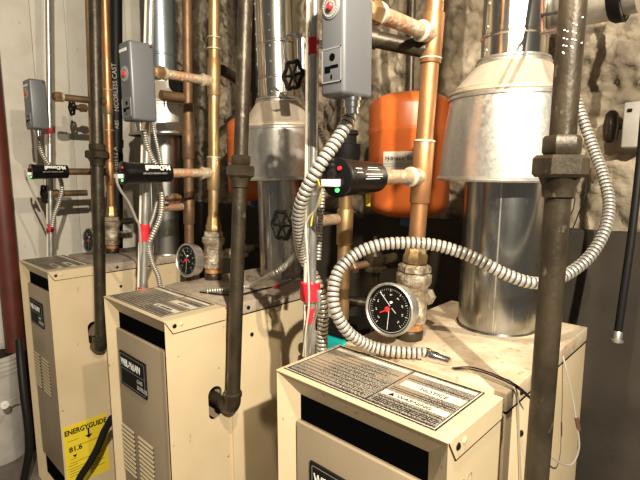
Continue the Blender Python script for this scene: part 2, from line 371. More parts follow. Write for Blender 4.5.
# ================================================================== COPPER RISERS
def riser(i, base, top, label, zs, mats, upper_back=False, box_y=.2, probe_y=.24):
    """vertical copper main leaning slightly, with union, two tees and nipples that carry the controls"""
    t = thing('copper_riser', label, 'pipe', (base[0], base[1], ZT))
    B = Vector((base[0], base[1], ZT)); T = Vector((top[0], top[1], 2.65)); d = (T-B).normalized()
    at = lambda z: B + (T-B)*((z-ZT)/(T.z-ZT))
    mp, mf = mats
    bm = BM(); rod(bm, at(ZT+.20), T, .0205, 32); finish('pipe', bm, mp, t)
    for z0, z1 in zs['tees']:
        bm = BM(); a, b = at(z0), at(z1); L = (b-a).length
        lathe(bm, a, b-a, [(0, .0235), (.002, .0245), (L-.002, .0245), (L, .0235)], 32); finish('tee_fitting', bm, mf, t)
    for z in zs['rings']:
        bm = BM(); a = at(z); lathe(bm, a-d*.003, d, [(0, .0215), (.002, .0262), (.005, .0258), (.007, .0215)], 32); finish('solder_ring', bm, 'solder', t)
    # union and valve body on the boiler top
    h = [('base_nipple', 'iron', [(-.004, .030), (.003, .034), (.022, .034), (.026, .031)], 0), ('ring', 'orange_ring', [(.026, .030), (.028, .033), (.040, .032), (.042, .029)], 0),
         ('valve_body', 'crustbronze', [(.042, .030), (.048, .037), (.060, .039), (.085, .038), (.11, .037), (.135, .036), (.142, .040), (.150, .044), (.166, .044), (.172, .038)], 0),
         ('union_nut', 'crustbronze', [(.172, .034), (.175, .041), (.188, .041), (.194, .034)], 6), ('union_collar', 'brass', [(.194, .026), (.198, .031), (.214, .031), (.220, .027), (.24, .0255), (.243, .0235), (.252, .0235)], 8)]
    for nm, m_, prof, hx in h:
        bm = BM(); lathe(bm, at(ZT), d, prof, hx or 32); finish(nm, bm, m_, t)
    # side stub of the body
    bm = BM(); c = at(ZT+.095); rod(bm, c, c+Vector((.0, .075, 0)), .017, 20); hexa(bm, c, (0, 1, 0), .06, .085, .022); finish('side_branch', bm, 'crustbronze', t)
    # nipples toward the front (-Y)
    def nip(z, y1, r0=.0165, m_='crusty', hexnut=True, dz=0):
        c = at(z); e = Vector((c.x, y1, z+dz)); ax = (e-c).normalized(); L = (e-c).length
        bm = BM(); lathe(bm, c, ax, [(.01, .021), (.046, .021), (.048, r0), (L, r0)], 24); finish('branch_nipple', bm, m_, t)
        bm = BM(); lathe(bm, c+ax*.044, ax, [(0, .019), (.003, .0235), (.007, .0235), (.010, .019)], 24); finish('solder_ring', bm, 'solder', t)
        if hexnut:
            bm = BM(); hexa(bm, e-ax*.034, ax, 0, .028, .025); finish('hex_bushing', bm, 'brass', t)
            bm = BM(); lathe(bm, e-ax*.048, ax, [(0, r0), (.002, .022), (.011, .023), (.013, r0)], 24); finish('thread_tape', bm, 'solder', t)
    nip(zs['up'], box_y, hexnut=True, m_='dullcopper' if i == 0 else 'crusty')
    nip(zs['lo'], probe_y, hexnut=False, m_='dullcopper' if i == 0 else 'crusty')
    if upper_back:
        c = at(zs['up']-.035); bm = BM(); e = c+Vector((-.10, -.075, .03)); rod(bm, c, e, .019, 24); rod(bm, e, e+(e-c)*.7, .023, 24); finish('rear_branch', bm, 'iron', t)
    return t, at
r3, at3 = riser(2, (2.010, .362), (2.085, .395), 'tall copper riser standing on the nearest boiler beside a dial gauge', {'tees': [(1.69, 1.80), (1.365, 1.51)], 'rings': [1.70, 1.512], 'up': 1.752, 'lo': 1.428}, ('copper', 'copper'), True, .13, .18)
r2, at2 = riser(1, (1.058, .412), (1.10, .455), 'brassy copper riser on the middle boiler, behind its black iron drop pipe', {'tees': [(1.73, 1.865), (1.375, 1.50)], 'rings': [1.90, 1.94, 1.50], 'up': 1.782, 'lo': 1.44}, ('brass', 'brass'), False, .19, .23)
r1, at1 = riser(0, (.118, .408), (.205, .425), 'copper riser on the far left boiler, half hidden by a black iron pipe', {'tees': [(1.74, 1.86), (1.38, 1.50)], 'rings': [1.66, 1.86], 'up': 1.80, 'lo': 1.45}, ('copper', 'copper'), False, .16, .20)

# ================================================================== CONTROL BOXES
def control_box(i, X0, w_, yf, yb, z0, z1, label):
    t = thing('control_box', label, 'control box', (X0, (yf+yb)/2, z0))
    bm = BM(); box(bm, (X0-w_/2, yf, z0), (X0+w_/2, yb, z1), min(.009, w_*.14)); finish('cover', bm, 'boxgrey', t)
    s = w_/.062
    # round red reset button on a light ring
    c = Vector((X0-.002, yf, z0+(.158 if i == 2 else .150 if i == 1 else .16))); R = min(.026, w_*.36)
    bm = BM(); lathe(bm, c+Vector((0, .001, 0)), (0, -1, 0), [(0, R), (.0025, R), (.003, R-.001)], 32); ds = finish('dial_ring', bm, 'boxlight', t)
    bm = BM(); lathe(bm, c, (0, -1, 0), [(0, R*.34), (.006, R*.34), (.009, R*.2)], 20); finish('reset_button', bm, 'redplast', t)
    bm = BM()
    for k in range(22):
        a = 2*PI*k/22; q = c+Vector((math.cos(a)*R*.76, -.0033, math.sin(a)*R*.76)); box(bm, q-Vector((.001, .0004, .0016)), q+Vector((.001, .0004, .0016)))
    finish('ring_print', bm, 'greyprint', ds, smooth=False)
    # terminal plate
    pz = z0+(.024 if i == 2 else .012); hw = w_*.40
    bm = BM(); box(bm, (X0-hw, yf-.0015, pz), (X0+hw, yf+.001, pz+.062), .001); tp = finish('terminal_plate', bm, 'boxgrey', t)
    bm = BM(); lathe(bm, (X0+hw*.1, yf-.0014, pz+.045), (0, -1, 0), [(0, .007), (.0006, .007)], 16)
    box(bm, (X0-hw*.7, yf-.002, pz+.018), (X0-hw*.1, yf-.0015, pz+.030)); box(bm, (X0-hw*.1, yf-.002, pz+.025), (X0+hw*.7, yf-.0015, pz+.031)); box(bm, (X0-.002, yf-.002, pz+.006), (X0+.002, yf-.0015, pz+.014))
    finish('slots', bm, 'dark', tp, smooth=False)
    bm = BM(); e_ = .0022
    for u0, u1, v0, v1 in ((-hw, hw, 0, e_), (-hw, hw, .062-e_, .062), (-hw, -hw+e_, 0, .062), (hw-e_, hw, 0, .062)): box(bm, (X0+u0, yf-.0022, pz+v0), (X0+u1, yf-.001, pz+v1))
    finish('plate_rim', bm, 'boxlight', tp, smooth=False)
    # side screw and small name tab
    bm = BM(); lathe(bm, (X0+w_/2, yb-.012, z1-.012), (1, 0, 0), [(0, .0035), (.0015, .003)], 10); finish('screw', bm, 'black', t)
    bm = BM(); box(bm, (X0-hw, yf-.001, z1-.032), (X0+hw*.6, yf+.0005, z1-.022)); finish('name_tab', bm, 'white', t, smooth=False)
    # knock-out connector under the box
    bm = BM(); q = Vector((X0+(.012 if i == 2 else 0), (yf+yb)/2, z0)); lathe(bm, q, (0, 0, -1), [(0, .019), (.006, .019), (.006, .016), (.018, .016), (.018, .0135), (.03, .0135)], 20); finish('conduit_connector', bm, 'chrome', t)
    return t, q
cb3, q3 = control_box(2, 2.032, .060, .043, .130, 1.580, 1.86, 'nearest grey control box, upper centre, with red reset button and socket plate')
cb2, q2 = control_box(1, 1.072, .080, .092, .178, 1.612, 1.865, 'middle grey control box with small white name tab, above the black cylinder')
cb1, q1 = control_box(0, .124, .095, .060, .132, 1.645, 1.868, 'smallest grey control box at upper left in front of the white boards')

# ================================================================== PROBES (low-water cut-off cylinders)
def probe(i, at, yf, yb, z, label):
    c = at(z); X0 = c.x; r0, r1_ = (.0375, .031)
    if i == 0: r0, r1_ = .0345, .032
    t = thing('water_cutoff_probe', label, 'probe', (X0, (yf+yb)/2, z))
    L = yb-yf
    bm = BM(); lathe(bm, (X0, yb, z), (0, -1, 0), [(0, r1_*.8), (.002, r1_), (L-.012, r0), (L-.010, r0*1.04), (L-.002, r0*1.04), (L, r0*.97)], 40); bd = finish('housing', bm, 'black', t)
    y = yf-.0004
    bm = BM(); lathe(bm, (X0-.008, y+.001, z+.006), (0, -1, 0), [(0, .010), (.008, .009), (.009, .006)], 20); finish('test_knob', bm, 'blackm', t)
    bm = BM(); lathe(bm, (X0+.011, y+.001, z+.018), (0, -1, 0), [(0, .0045), (.004, .004)], 14); finish('red_button', bm, 'redplast', t)
    bm = BM(); lathe(bm, (X0+.005, y+.001, z-.024), (0, -1, 0), [(0, .0045), (.004, .004)], 14); finish('green_light', bm, 'green', t)
    bm = BM(); box(bm, (X0-.024, y-.016, z-.017), (X0+.012, y+.001, z-.003), .001); finish('plug', bm, 'white', t)
    # side print
    def onside(a): return Vector((X0+math.cos(a), 0, z+math.sin(a)))
    if i == 2:
        bm = BM()
        for a, y0, y1, hh in ((.40, .022, .042, .005), (.62, .065, .10, .0006), (.48, .06, .105, .0006), (.2, .05, .11, .0006), (.07, .055, .11, .0006), (-.07, .05, .10, .0006)):
            rr = r0+.0006
            q = []
            for yy in (y0, y1):
                rr = (r0+(r1_-r0)*(yy/L))+.0006
                for s in (-1, 1):
                    aa = a+s*hh/rr; q.append(bm.verts.new((X0+rr*math.cos(aa), yf+yy, z+rr*math.sin(aa))))
            bm.faces.new((q[0], q[1], q[3], q[2]))
        finish('printed_lines', bm, 'white', bd, smooth=False)
    else:
        xx = X0+max(r0, r1_)*1.0
        text('McDonnell', 'lettering', (xx-.0028, yb-.018, z+.026), (0, -1, -.0), (0.25, 0, -1), .024, 'white', bd, ext=.0015, xs=.86, bold=.0008)
        text('LOW WATER CUT-OFF', 'lettering', (xx-.0012, yb-.03, z+.002), (0, -1, 0), (0, 0, -1), .0085, 'greyprint', bd, ext=.0018)
    return t
p3 = probe(2, at3, .058, .190, 1.428, 'nearest black cylindrical probe with green light and white plug, left of the orange tank')
p2 = probe(1, at2, .062, .238, 1.44, 'middle black cylindrical probe with bold white lettering below the middle box')
p1 = probe(0, at1, .045, .205, 1.45, 'leftmost black cylindrical probe, in front of the white boards')

# ================================================================== GAUGES
def gauge(at, z, yf, label, ry=0, tilt=0):
    c = at(z); ax = Vector((.10, -1, .10)).normalized(); ctr = Vector((c.x+.004, yf, z))
    t = thing('dial_gauge', label, 'gauge', ctr)
    R = .062; x, y_, d = frame(ax); 
    bm = BM(); lathe(bm, ctr, ax, [(-.042, .012), (-.040, R*.72), (-.036, R*.93), (-.030, R*.96), (-.004, R*.96), (-.003, R*1.03), (.006, R*1.03), (.008, R*.97), (.005, R*.93), (.001, R*.93)], 48); finish('case', bm, 'galv', t)
    bm = BM(); lathe(bm, ctr, ax, [(.000, R*.93), (.0018, R*.93)], 48); f = finish('dial_face', bm, 'dialink', t)
    X = Vector((1, 0, 0)); X = (X-ax*X.dot(ax)).normalized(); Z = ax.cross(X)*-1
    Z = X.cross(ax)*-1 if X.cross(ax).z < 0 else X.cross(ax)
    def pt(r, a, h=.0022): return ctr+ax*h+(X*math.sin(a)+Z*math.cos(a))*r
    bm = BM()
    def q4(a, b, w_, h=.0022):
        dd = (b-a).normalized(); s = ax.cross(dd)*w_/2; v = [bm.verts.new(p) for p in (a-s, a+s, b+s, b-s)]; bm.faces.new(v)
    for k in range(41):
        a = -2.4+4.8*k/40; big = k % 5 == 0; q4(pt(R*(.70 if big else .75), a), pt(R*.80, a), .0016 if big else .0008)
    for k in range(36):
        a = PI-1.25+2.5*k/35; q4(pt(R*.86, a), pt(R*.885, a), .0008)
    for k in range(9):
        a = -2.3+4.6*k/8; q4(pt(R*.54, a), pt(R*.60, a), .0022); q4(pt(R*.56, a+.1), pt(R*.60, a+.1), .002)
    for k in range(24):
        a0, a1 = -1.9+3.8*k/24, -1.9+3.8*(k+1)/24; q4(pt(R*.87, a0+PI), pt(R*.87, a1+PI), .0008)
    q4(pt(R*.12, .9), pt(R*.30, 1.9), .002)
    finish('markings', bm, 'greyprint2', f, smooth=False)
    bm = BM(); q4(pt(R*.15, .2, .0035), pt(R*.75, -.62, .0035), .0014); q4(pt(R*.05, PI, .0035), pt(R*.78, PI+.03, .0035), .0012); finish('needle', bm, 'white', t, smooth=False)
    bm = BM(); lathe(bm, ctr-X*R*.08-Z*.0, ax, [(.001, .0065), (.005, .0065), (.006, .003)], 16); q4(pt(0, 0, .0045)-X*.003, pt(R*.42, -2.0, .0045), .003); finish('red_hub', bm, 'redplast', t)
    bm = BM(); lathe(bm, ctr+Z*.018-X*-.004, ax, [(.001, .003), (.005, .003)], 12); finish('pivot', bm, 'white', t)
    bm = BM(); rod(bm, ctr-ax*.04, Vector((c.x, c.y-.02, z)), .011, 16); finish('stem', bm, 'brass', t)
    return t
g3 = gauge(at3, 1.118, .262, 'round dial gauge with grey rim on the nearest boiler, clearly readable')
g2 = gauge(at2, 1.112, .296, 'round dial gauge on the middle boiler, left of its brassy riser')
g1 = gauge(at1, 1.10, .29, 'small shaded dial gauge on the far left boiler beside the black pipe')

# ================================================================== FLUES WITH DRAFT HOODS
def flue(cx, cy, z, label, r_lo, r_up, top_xy, group=None, up='galvtube', collar='galv', rl=.10, hood=(.150, .163)):
    """z = dict: hood_lo, hood_hi, cone_hi"""
    t = thing('draft_hood_flue', label, 'flue pipe', (cx, cy, ZT))
    B = Vector((cx, cy, 0)); T = Vector((top_xy[0], top_xy[1], 2.66)); ax = (T-Vector((cx, cy, ZT))).normalized()
    at = lambda q: Vector((cx, cy, ZT))+(T-Vector((cx, cy, ZT)))*((q-ZT)/(2.66-ZT))
    bm = BM(); lathe(bm, at(ZT), ax, [(-.002, rl*1.06), (.004, rl*1.04), (.005, rl), (z['hood_lo']-ZT+.05, rl)], 56)
    a = -1.9; sx = math.cos(a)*rl; sy = math.sin(a)*rl
    finish('lower_pipe', bm, 'galvlow', t)
    bm = BM(); p = at(ZT+.01)+Vector((math.cos(-1.25)*rl, math.sin(-1.25)*rl, 0)); q = at(z['hood_lo']+.03)+Vector((math.cos(-1.25)*rl, math.sin(-1.25)*rl, 0)); rod(bm, p, q, .0022, 8); finish('seam', bm, 'galv', t)
    h0, h1 = hood; H = z['hood_hi']-z['hood_lo']
    bm = BM(); lathe(bm, at(z['hood_lo']), ax, [(.004, h1-.01), (.0, h1), (-.002, h1+.006), (.003, h1+.008), (.008, h1+.005), (.010, h1), (H*.5, (h0+h1)/2+.003), (H-.012, h0+.001), (H-.010, h0+.005), (H-.003, h0+.005), (H, h0+.001)], 72, cap=False); finish('hood_skirt', bm, 'galv', t)
    C_ = z['cone_hi']-z['hood_hi']
    bm = BM(); lathe(bm, at(z['hood_hi']), ax, [(-.004, h0), (.002, h0+.0065), (.007, h0+.006), (.011, h0-.002), (.014, h0-.001), (.018, h0-.009), (C_-.006, r_up+.012), (C_, r_up+.006)], 72, cap=False); finish('cone', bm, 'galvdust', t)
    bm = BM(); lathe(bm, at(z['cone_hi']), ax, [(-.008, r_up+.004), (-.004, r_up+.013), (.001, r_up+.013), (.004, r_up+.005), (.007, r_up+.010), (.011, r_up+.009), (.014, r_up)], 56, cap=False); finish('collar', bm, collar, t)
    zz = z['cone_hi']; L = (2.66-zz)
    bm = BM(); prof = [(0, r_up)]
    for s in z['seams']: prof += [(s-zz-.004, r_up), (s-zz-.001, r_up+.003), (s-zz+.003, r_up+.003), (s-zz+.006, r_up)]
    prof.append((L, r_up)); lathe(bm, at(zz), ax, prof, 56); up_ = finish('upper_pipe', bm, up, t)
    for an in (-1.05, -2.1):
        bm = BM(); q0 = at(zz+.012); off = Vector((math.cos(an), math.sin(an), 0))*r_up
        bmesh.ops.create_uvsphere(bm, u_segments=8, v_segments=5, radius=.0035); rv = finish('rivet', bm, 'galv', up_)
        for k in range(8):
            ro = rv if k == 0 else rv.copy()
            if k: link(ro)
            ro.parent = up_; ro.matrix_parent_inverse = Matrix.Identity(4); ro.location = at(zz+.03+k*.055)+off
    bm = BM(); off = Vector((math.cos(-1.35), math.sin(-1.35), 0))*r_up; rod(bm, at(zz+.01)+off, at(2.64)+off, .002, 8); finish('seam', bm, up, up_)
    return t
fl3 = flue(2.124, .622, {'hood_lo': 1.418, 'hood_hi': 1.632, 'cone_hi': 1.712, 'seams': [1.775]}, 'nearest galvanised flue with wide draft hood on the right boiler', .1, .080, (2.15, .62), rl=.102, hood=(.151, .171))
fl2 = flue(1.213, .655, {'hood_lo': 1.415, 'hood_hi': 1.615, 'cone_hi': 1.715, 'seams': [1.80, 1.93]}, 'galvanised flue with draft hood on the middle boiler', .1, .079, (1.19, .63), rl=.098)
fl1 = flue(.315, .615, {'hood_lo': 1.63, 'hood_hi': 1.79, 'cone_hi': 1.90, 'seams': [2.03]}, 'far flue with upper duct tinted for blue light, seen behind the middle control box', .1, .075, (.345, .635), up='galvbluelit', rl=.098)

# ================================================================== BLACK IRON DROP PIPES
def union(bm_list, c, ax, t, s=1):
    bm = BM(); hexa(bm, c, ax, .022, .052, .031*s); finish('hex_shoulder', bm, 'iron', t)
    bm = BM(); hexa(bm, c, ax, -.012, .022, .045*s); finish('union_nut', bm, 'iron', t)
    bm = BM(); lathe(bm, c, ax, [(-.045, .0215*s), (-.042, .026*s), (-.026, .027*s), (-.012, .033*s)], 28); finish('union_tail', bm, 'iron', t)
def drop(base, top, zu, label, elbow=None, r=.0212, name='iron_drop_pipe'):
    B = Vector(base); T = Vector(top); t = thing(name, label, 'pipe', B)
    ax = (T-B).normalized()
    zend = B.z+(.03 if elbow else 0)
    bm = BM(); rod(bm, B+ax*(.03 if elbow else 0), T, r, 32); finish('pipe', bm, 'iron', t)
    c = B+(T-B)*((zu-B.z)/(T.z-B.z)); union(None, c, ax, t, r/.0212)
    if elbow:
        pts = [B+Vector((0, 0, .055)), B+Vector((0, 0, .03)), B+Vector((-.004, 0, .012)), B+Vector((-.014, 0, .0)), B+Vector((-.032, .0, -.003)), B+Vector((-.05, 0, -.003))]
        bm = BM(); sweep(bm, spline(pts, .004), r*1.22, 24); lathe(bm, B+Vector((0, 0, .034)), (0, 0, 1), [(0, r*1.3), (.003, r*1.38), (.014, r*1.38), (.017, r*1.2)], 28); finish('elbow', bm, 'iron', t)
        bm = BM(); rod(bm, B+Vector((-.03, 0, -.003)), B+Vector((-.14, .0, -.003)), r*.95, 24); finish('inlet_nipple', bm, 'iron', t)
    return t, B, T
_a = onX(536.5, 478, 2.40); _b = onX(573, 2, 2.404); _d = (_b-_a)/(_b.z-_a.z); PA = _a+_d*(FZ-_a.z); PB = _a+_d*(2.62-_a.z)
dp3, _, _ = drop(PA, PB, 1.441, 'thick black iron pipe in the right foreground with a large union nut', r=.0195)
B2 = onX(233, 407, 1.487); T2 = onX(245, 0, 1.50)
dp2, _, _ = drop((1.487, B2.y, B2.z), Vector((1.487, B2.y, B2.z))+(Vector((1.503, T2.y, T2.z))-Vector((1.487, B2.y, B2.z)))*1.45, zV(173, 1.492, (B2.y+T2.y)/2), 'black iron drop pipe with union and elbow entering the middle boiler', True)
B1 = onX(101, 347, .487); T1 = onX(95, 0, .50)
dp1, _, _ = drop((.487, B1.y, B1.z), Vector((.487, B1.y, B1.z))+(Vector((.495, T1.y, T1.z))-Vector((.487, B1.y, B1.z)))*1.2, zV(156, .49, (B1.y+T1.y)/2), 'black iron drop pipe with elbow entering the far left boiler', True, r=.025)
# small white dots on the foreground pipe
bm = BM()
for j, py in enumerate((30, 34, 38.5, 42, 46, 49, 53, 55)):
    for k in range(2 if j not in (0, 7) else 3):
        px = 567+k*8+(j % 2)*3-(j == 7)*2
        p = onX(px, py, 2.404); # project onto the pipe skin
        a = _a+_d*(p.z-_a.z); v = Vector((CP.x-a.x, CP.y-a.y, 0)).normalized(); s = v.cross(Vector((0, 0, 1)))
        off = (k*8+(j % 2)*3-6-(j == 7)*2)*.0014; q = a+s*(-off)+v*math.sqrt(max(.0001, .0195**2-off*off)); q = a+s*off*-1+v*math.sqrt(max(1e-5, .0195**2-off**2))
        bmesh.ops.create_uvsphere(bm, u_segments=8, v_segments=6, radius=.0015, matrix=Matrix.Translation(q))
finish('white_dots', bm, 'white', dp3)

# ================================================================== RETURN PIPES BEHIND, WITH VALVES
def handwheel(bm, c, ax, R, n=6):
    x, y, d = frame(ax); c = Vector(c)
    pts = [c+(x*math.cos(2*PI*k/60)+y*math.sin(2*PI*k/60))*(R*(1+.09*math.cos(n*2*PI*k/60))) for k in range(60)]; pts.append(pts[0])
    sweep(bm, pts, R*.15, 8); lathe(bm, c, ax, [(-.008, R*.22), (.006, R*.22), (.008, R*.1)], 12)
    for k in range(n): 
        a = 2*PI*(k)/n; rod(bm, c, c+(x*math.cos(a)+y*math.sin(a))*R*.98, R*.10, 8)
def valve(name, px, py, X, ypipe, Rw, label, col='blackm', mat_n='crusty', z=None, rn=.0165, tee=None):
    """drain valve on a nipple that leaves a vertical pipe toward the front"""
    c = onX(px, py, X); t = thing(name, label, 'valve', c); 
    L = ypipe-c.y
    bm = BM(); handwheel(bm, c, (0, -1, 0), Rw); finish('handwheel', bm, col, t)
    bm = BM(); lathe(bm, c, (0, 1, 0), [(0, .005), (.02, .005), (.022, .013), (.035, .014), (.04, .020), (.07, .021), (.075, rn), (L-.012, rn)], 22); finish('valve_body', bm, mat_n, t)
    bm = BM(); hexa(bm, c, (0, 1, 0), .042, .060, .024); finish('packing_nut', bm, 'brass', t)
    return t, c
RET = [(-.085, .40), (.800, .458), (1.700, .458)]
RL = ['thin brass return pipe just left of the black pipe on the far left boiler', 'dark copper return pipe between the middle box and the brassy riser', 'brass return pipe rising behind the nearest black probe']
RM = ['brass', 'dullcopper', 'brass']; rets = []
def lean(x, y, zb, pxt):
    q = onV(pxt, 0, x, y); k = (2.6-zb)/(q.z-zb); return (x+(q.x-x)*k, y+(q.y-y)*k)
tops = [lean(-.085, .40, .95, 89), lean(.80, .458, .95, 187), (1.74, .47)]
for i in range(3):
    x, y = RET[i]; t = thing('return_pipe', RL[i], 'pipe', (x, y, .95)); a = Vector((x, y, .95)); b = Vector((*tops[i], 2.6))
    r = .0205; bm = BM(); rod(bm, a, b, r, 28); finish('pipe', bm, RM[i], t); d = (b-a).normalized()
    for z0, z1 in ((1.22, 1.33), (1.395, 1.50) if i == 2 else (1.50, 1.62)):
        if i == 0: continue
        bm = BM(); p = a+(b-a)*((z0-.95)/1.65); q = a+(b-a)*((z1-.95)/1.65); L = (q-p).length; lathe(bm, p, d, [(0, .0235), (.002, .0250), (L-.002, .0250), (L, .0235)], 28); finish('tee_fitting', bm, RM[i], t)
    rets.append(t)
valve('drain_valve', 282, 225, 1.70, .445, .037, 'black six-lobed handwheel valve in front of the middle flue, left of the conduits')
valve('isolation_valve', 293, 75, 1.715, .445, .034, 'black handwheel valve near the top of the middle flue')
valve('drain_valve', 162, 199, .80, .44, .024, 'red handwheel valve under the middle probe', col='redplast')
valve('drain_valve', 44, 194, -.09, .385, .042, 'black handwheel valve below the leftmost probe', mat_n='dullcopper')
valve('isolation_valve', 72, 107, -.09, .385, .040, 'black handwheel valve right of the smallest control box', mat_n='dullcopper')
# capped red-brown nipple below the middle probe
e = onX(156, 208, .80); bm = BM(); lathe(bm, (.80, .458, e.z), (0, -1, 0), [(.02, .0165), (.458-e.y-.012, .0165), (.458-e.y-.01, .021), (.458-e.y, .021)], 24)
o = finish('capped_nipple', bm, 'crusty', rets[1])
e = onX(302, 222, 1.70); bm = BM(); 
# relief fitting on top (chrome lever) near upper valve
c = P(293, 50, 1.42); t = thing('relief_lever', 'chrome lever fitting above the upper black handwheel', 'valve', c)
bm = BM(); pts = [c+Vector((0, 0, .045)), c+Vector((.012, .012, .03)), c+Vector((.014, .014, 0)), c+Vector((.01, .01, -.035)), c+Vector((-.012, -.01, -.04)), c+Vector((-.018, -.016, 0)), c+Vector((-.012, -.01, .04)), c+Vector((0, 0, .045))]
sweep(bm, spline(pts, .006), .0045, 8); finish('lever_loop', bm, 'chrome', t)
bm = BM(); rod(bm, c+Vector((.02, .02, -.06)), c+Vector((.02, .02, .03)), .017, 20); rod(bm, c+Vector((.02, .02, .01)), Vector((1.712, .455, c.z+.01)), .012, 16); finish('lever_body', bm, 'chrome', t)

# second vertical copper beside unit 1 and black drain stack
def vpipe(name, px0, py0, px1, py1, d, r, m, label, z0=None, cat='pipe', couplings=()):
    a = P(px0, py0, d); x, y = a.x, a.y; b = onV(px1, py1, x, y)
    A = Vector((a.x, a.y, a.z)); Bv = Vector((b.x, b.y, b.z)); dd = (A-Bv).normalized()
    top = A+dd*(2.62-A.z)/dd.z; bot = Bv if z0 is None else Bv-dd*(Bv.z-z0)/dd.z
    t = thing(name, label, cat, bot); bm = BM(); rod(bm, bot, top, r, 32); finish('pipe', bm, m, t)
    for cz, L in couplings:
        c = bot+dd*((cz-bot.z)/dd.z); bm = BM(); lathe(bm, c-dd*L/2, dd, [(0, r), (.002, r*1.14), (L-.002, r*1.14), (L, r)], 32); finish('coupling', bm, m, t)
    return t, bot, top
ds, dsb, dst = vpipe('drain_stack', 116, 10, 117, 240, 2.72, .034, 'rubber', 'black plastic drain pipe with white moulded lettering beside the copper riser', z0=FZ, couplings=[(1.62, .05)])
# vertical lettering on the drain stack
vd = Vector((CP.x-dst.x, CP.y-dst.y, 0)).normalized(); sd = Vector((0, 0, 1)).cross(vd)
for z0_, tx, sz in ((1.80, 'NCORLESS CAST', .036), (1.42, '41700112 AS', .036), (1.70, 'ABS', .03)):
    f_ = (z0_-dsb.z)/(dst.z-dsb.z); c = dsb+(dst-dsb)*f_+vd*.0345-sd*-.014
    text(tx, 'lettering', c, (0, 0, 1), -sd, sz, 'greyprint', ds, ext=.001)

# ================================================================== ELECTRICAL CONDUITS
def conduit(px0, py0, px1, py1, xb, yb, r, label, tapes, zbot, twin=True, lean=None):
    a = onV(px1, py1, xb, yb); b = onV(px0, py0, xb, yb); d = (b-a).normalized()
    bot = a-d*(a.z-zbot)/d.z; top = a+d*(2.6-a.z)/d.z
    t = thing('conduit', label, 'conduit', bot)
    bm = BM(); rod(bm, bot, top, r, 24); finish('tube', bm, 'emt', t)
    if twin:
        s = Vector((-.72, -.69, 0))*(r+.005); bm = BM(); rod(bm, bot+s, top+s, .0042, 12); finish('cable', bm, 'wirew', t)
    for py0_, py1_, rr in tapes:
        z0_, z1_ = [onV(px1+(px0-px1)*(py1-q)/(py1-py0), q, xb, yb).z for q in (py1_, py0_)]
        p = a+d*(z0_-a.z)/d.z; L = (z1_-z0_)/d.z
        prof = [(0, r), (.001, rr)]; n = max(2, int(L/.006))
        prof += [(L*(k+.5)/n, rr+random.uniform(-.0009, .0012)) for k in range(n)] + [(L-.001, rr), (L, r)]
        bm = BM(); lathe(bm, p-Vector((.6, .6, 0))*(.003 if twin else 0), d, prof, 24); finish('red_tape', bm, 'tape', t)
    return t
cd3 = conduit(315, 0, 311, 345, 1.87, .15, .0105, 'steel conduit with red tape rising between the two nearest boilers', [(38, 55, .0125), (282, 300, .0245), (307, 323, .0125)], .2)
cd2 = conduit(151, 0, 143, 290, .965, .172, .0135, 'steel conduit with red tape rising behind the middle boiler lid', [(224, 241, .0205), (287, 291, .016)], .2)
cd1 = conduit(48, 0, 51, 255, -.075, .176, .0130, 'thin steel conduit with red tape behind the far left boiler', [(128, 134, .017), (224, 232, .018)], .2)

# flexible armoured conduits (each one a thing)
o = flex('flexible_conduit', [P(351, 103, .955), P(349, 118, .955), P(337, 140, .94), P(320, 165, .93), P(306, 190, .95), P(299, 212, .99), P(299, 235, 1.05), P(303, 256, 1.12), P(313, 275, 1.14), P(320, 292, 1.13), P(323, 312, 1.14), P(322, 345, 1.17), P(321, 385, 1.22)], .0135)
tag(o, 'fat corrugated conduit curving down from the nearest control box', 'flexible conduit')
o = flex('flexible_conduit', [onZ(426, 353, ZT+.016), onZ(412, 352.5, ZT+.016), onZ(392, 351, ZT+.018), P(370, 346, 1.075), P(350, 334, 1.05), P(337, 315, 1.035), P(333, 295, 1.04), P(338, 272, 1.05), P(353, 256, 1.06), P(375, 246, 1.06), P(400, 243, 1.06), P(435, 245, 1.06), P(470, 256, 1.05), P(505, 274, 1.04), P(535, 283, 1.04), P(562, 277, 1.06), P(588, 258, 1.09), P(604, 232, 1.12), P(609, 205, 1.16), P(604, 178, 1.2), P(594, 150, 1.25), P(583, 120, 1.28), P(574, 90, 1.31), P(570, 60, 1.33)], .0135)
tag(o, 'long looping corrugated conduit resting on the nearest boiler and passing behind the foreground pipe', 'flexible conduit')
o = flex('flexible_conduit', [P(306, 244, 1.26), P(297, 254, 1.3), P(283, 268, 1.34), P(268, 277, 1.38), onZ(252, 285, ZT+.02), onZ(230, 289, ZT+.011), onZ(206, 291, ZT+.011)], .0085, pitch=.0085)
tag(o, 'thin corrugated conduit lying across the top of the middle boiler', 'flexible conduit')
o = flex('flexible_conduit', [P(143, 121, 1.66), P(144, 131, 1.66), P(147, 145, 1.70), P(152, 158, 1.74), P(157, 168, 1.76), P(160, 185, 1.78), P(162, 200, 1.78), P(160, 218, 1.76), P(152, 236, 1.74), P(149, 246, 1.76), P(152, 262, 1.80), P(158, 276, 1.84), P(161, 292, 1.88)], .0095, pitch=.0095)
tag(o, 'thin corrugated conduit hanging from the middle control box', 'flexible conduit')
o = flex('flexible_conduit', [P(152, 122, 1.84), P(156, 140, 1.84), P(160, 158, 1.86), P(162, 176, 1.88), P(158, 196, 1.88), P(154, 214, 1.86), P(149, 228, 1.82)], .0065, pitch=.0085)
tag(o, 'thinnest corrugated conduit behind the middle probe', 'flexible conduit')
o = flex('flexible_conduit', [P(38, 131, 2.36), P(39, 142, 2.36), P(42, 153, 2.38), P(48, 163, 2.40), P(58, 174, 2.42), P(62, 188, 2.42), P(59, 202, 2.42), P(54, 216, 2.40), P(52, 228, 2.38)], .0105, pitch=.0105)
tag(o, 'corrugated conduit hanging from the smallest control box', 'flexible conduit')
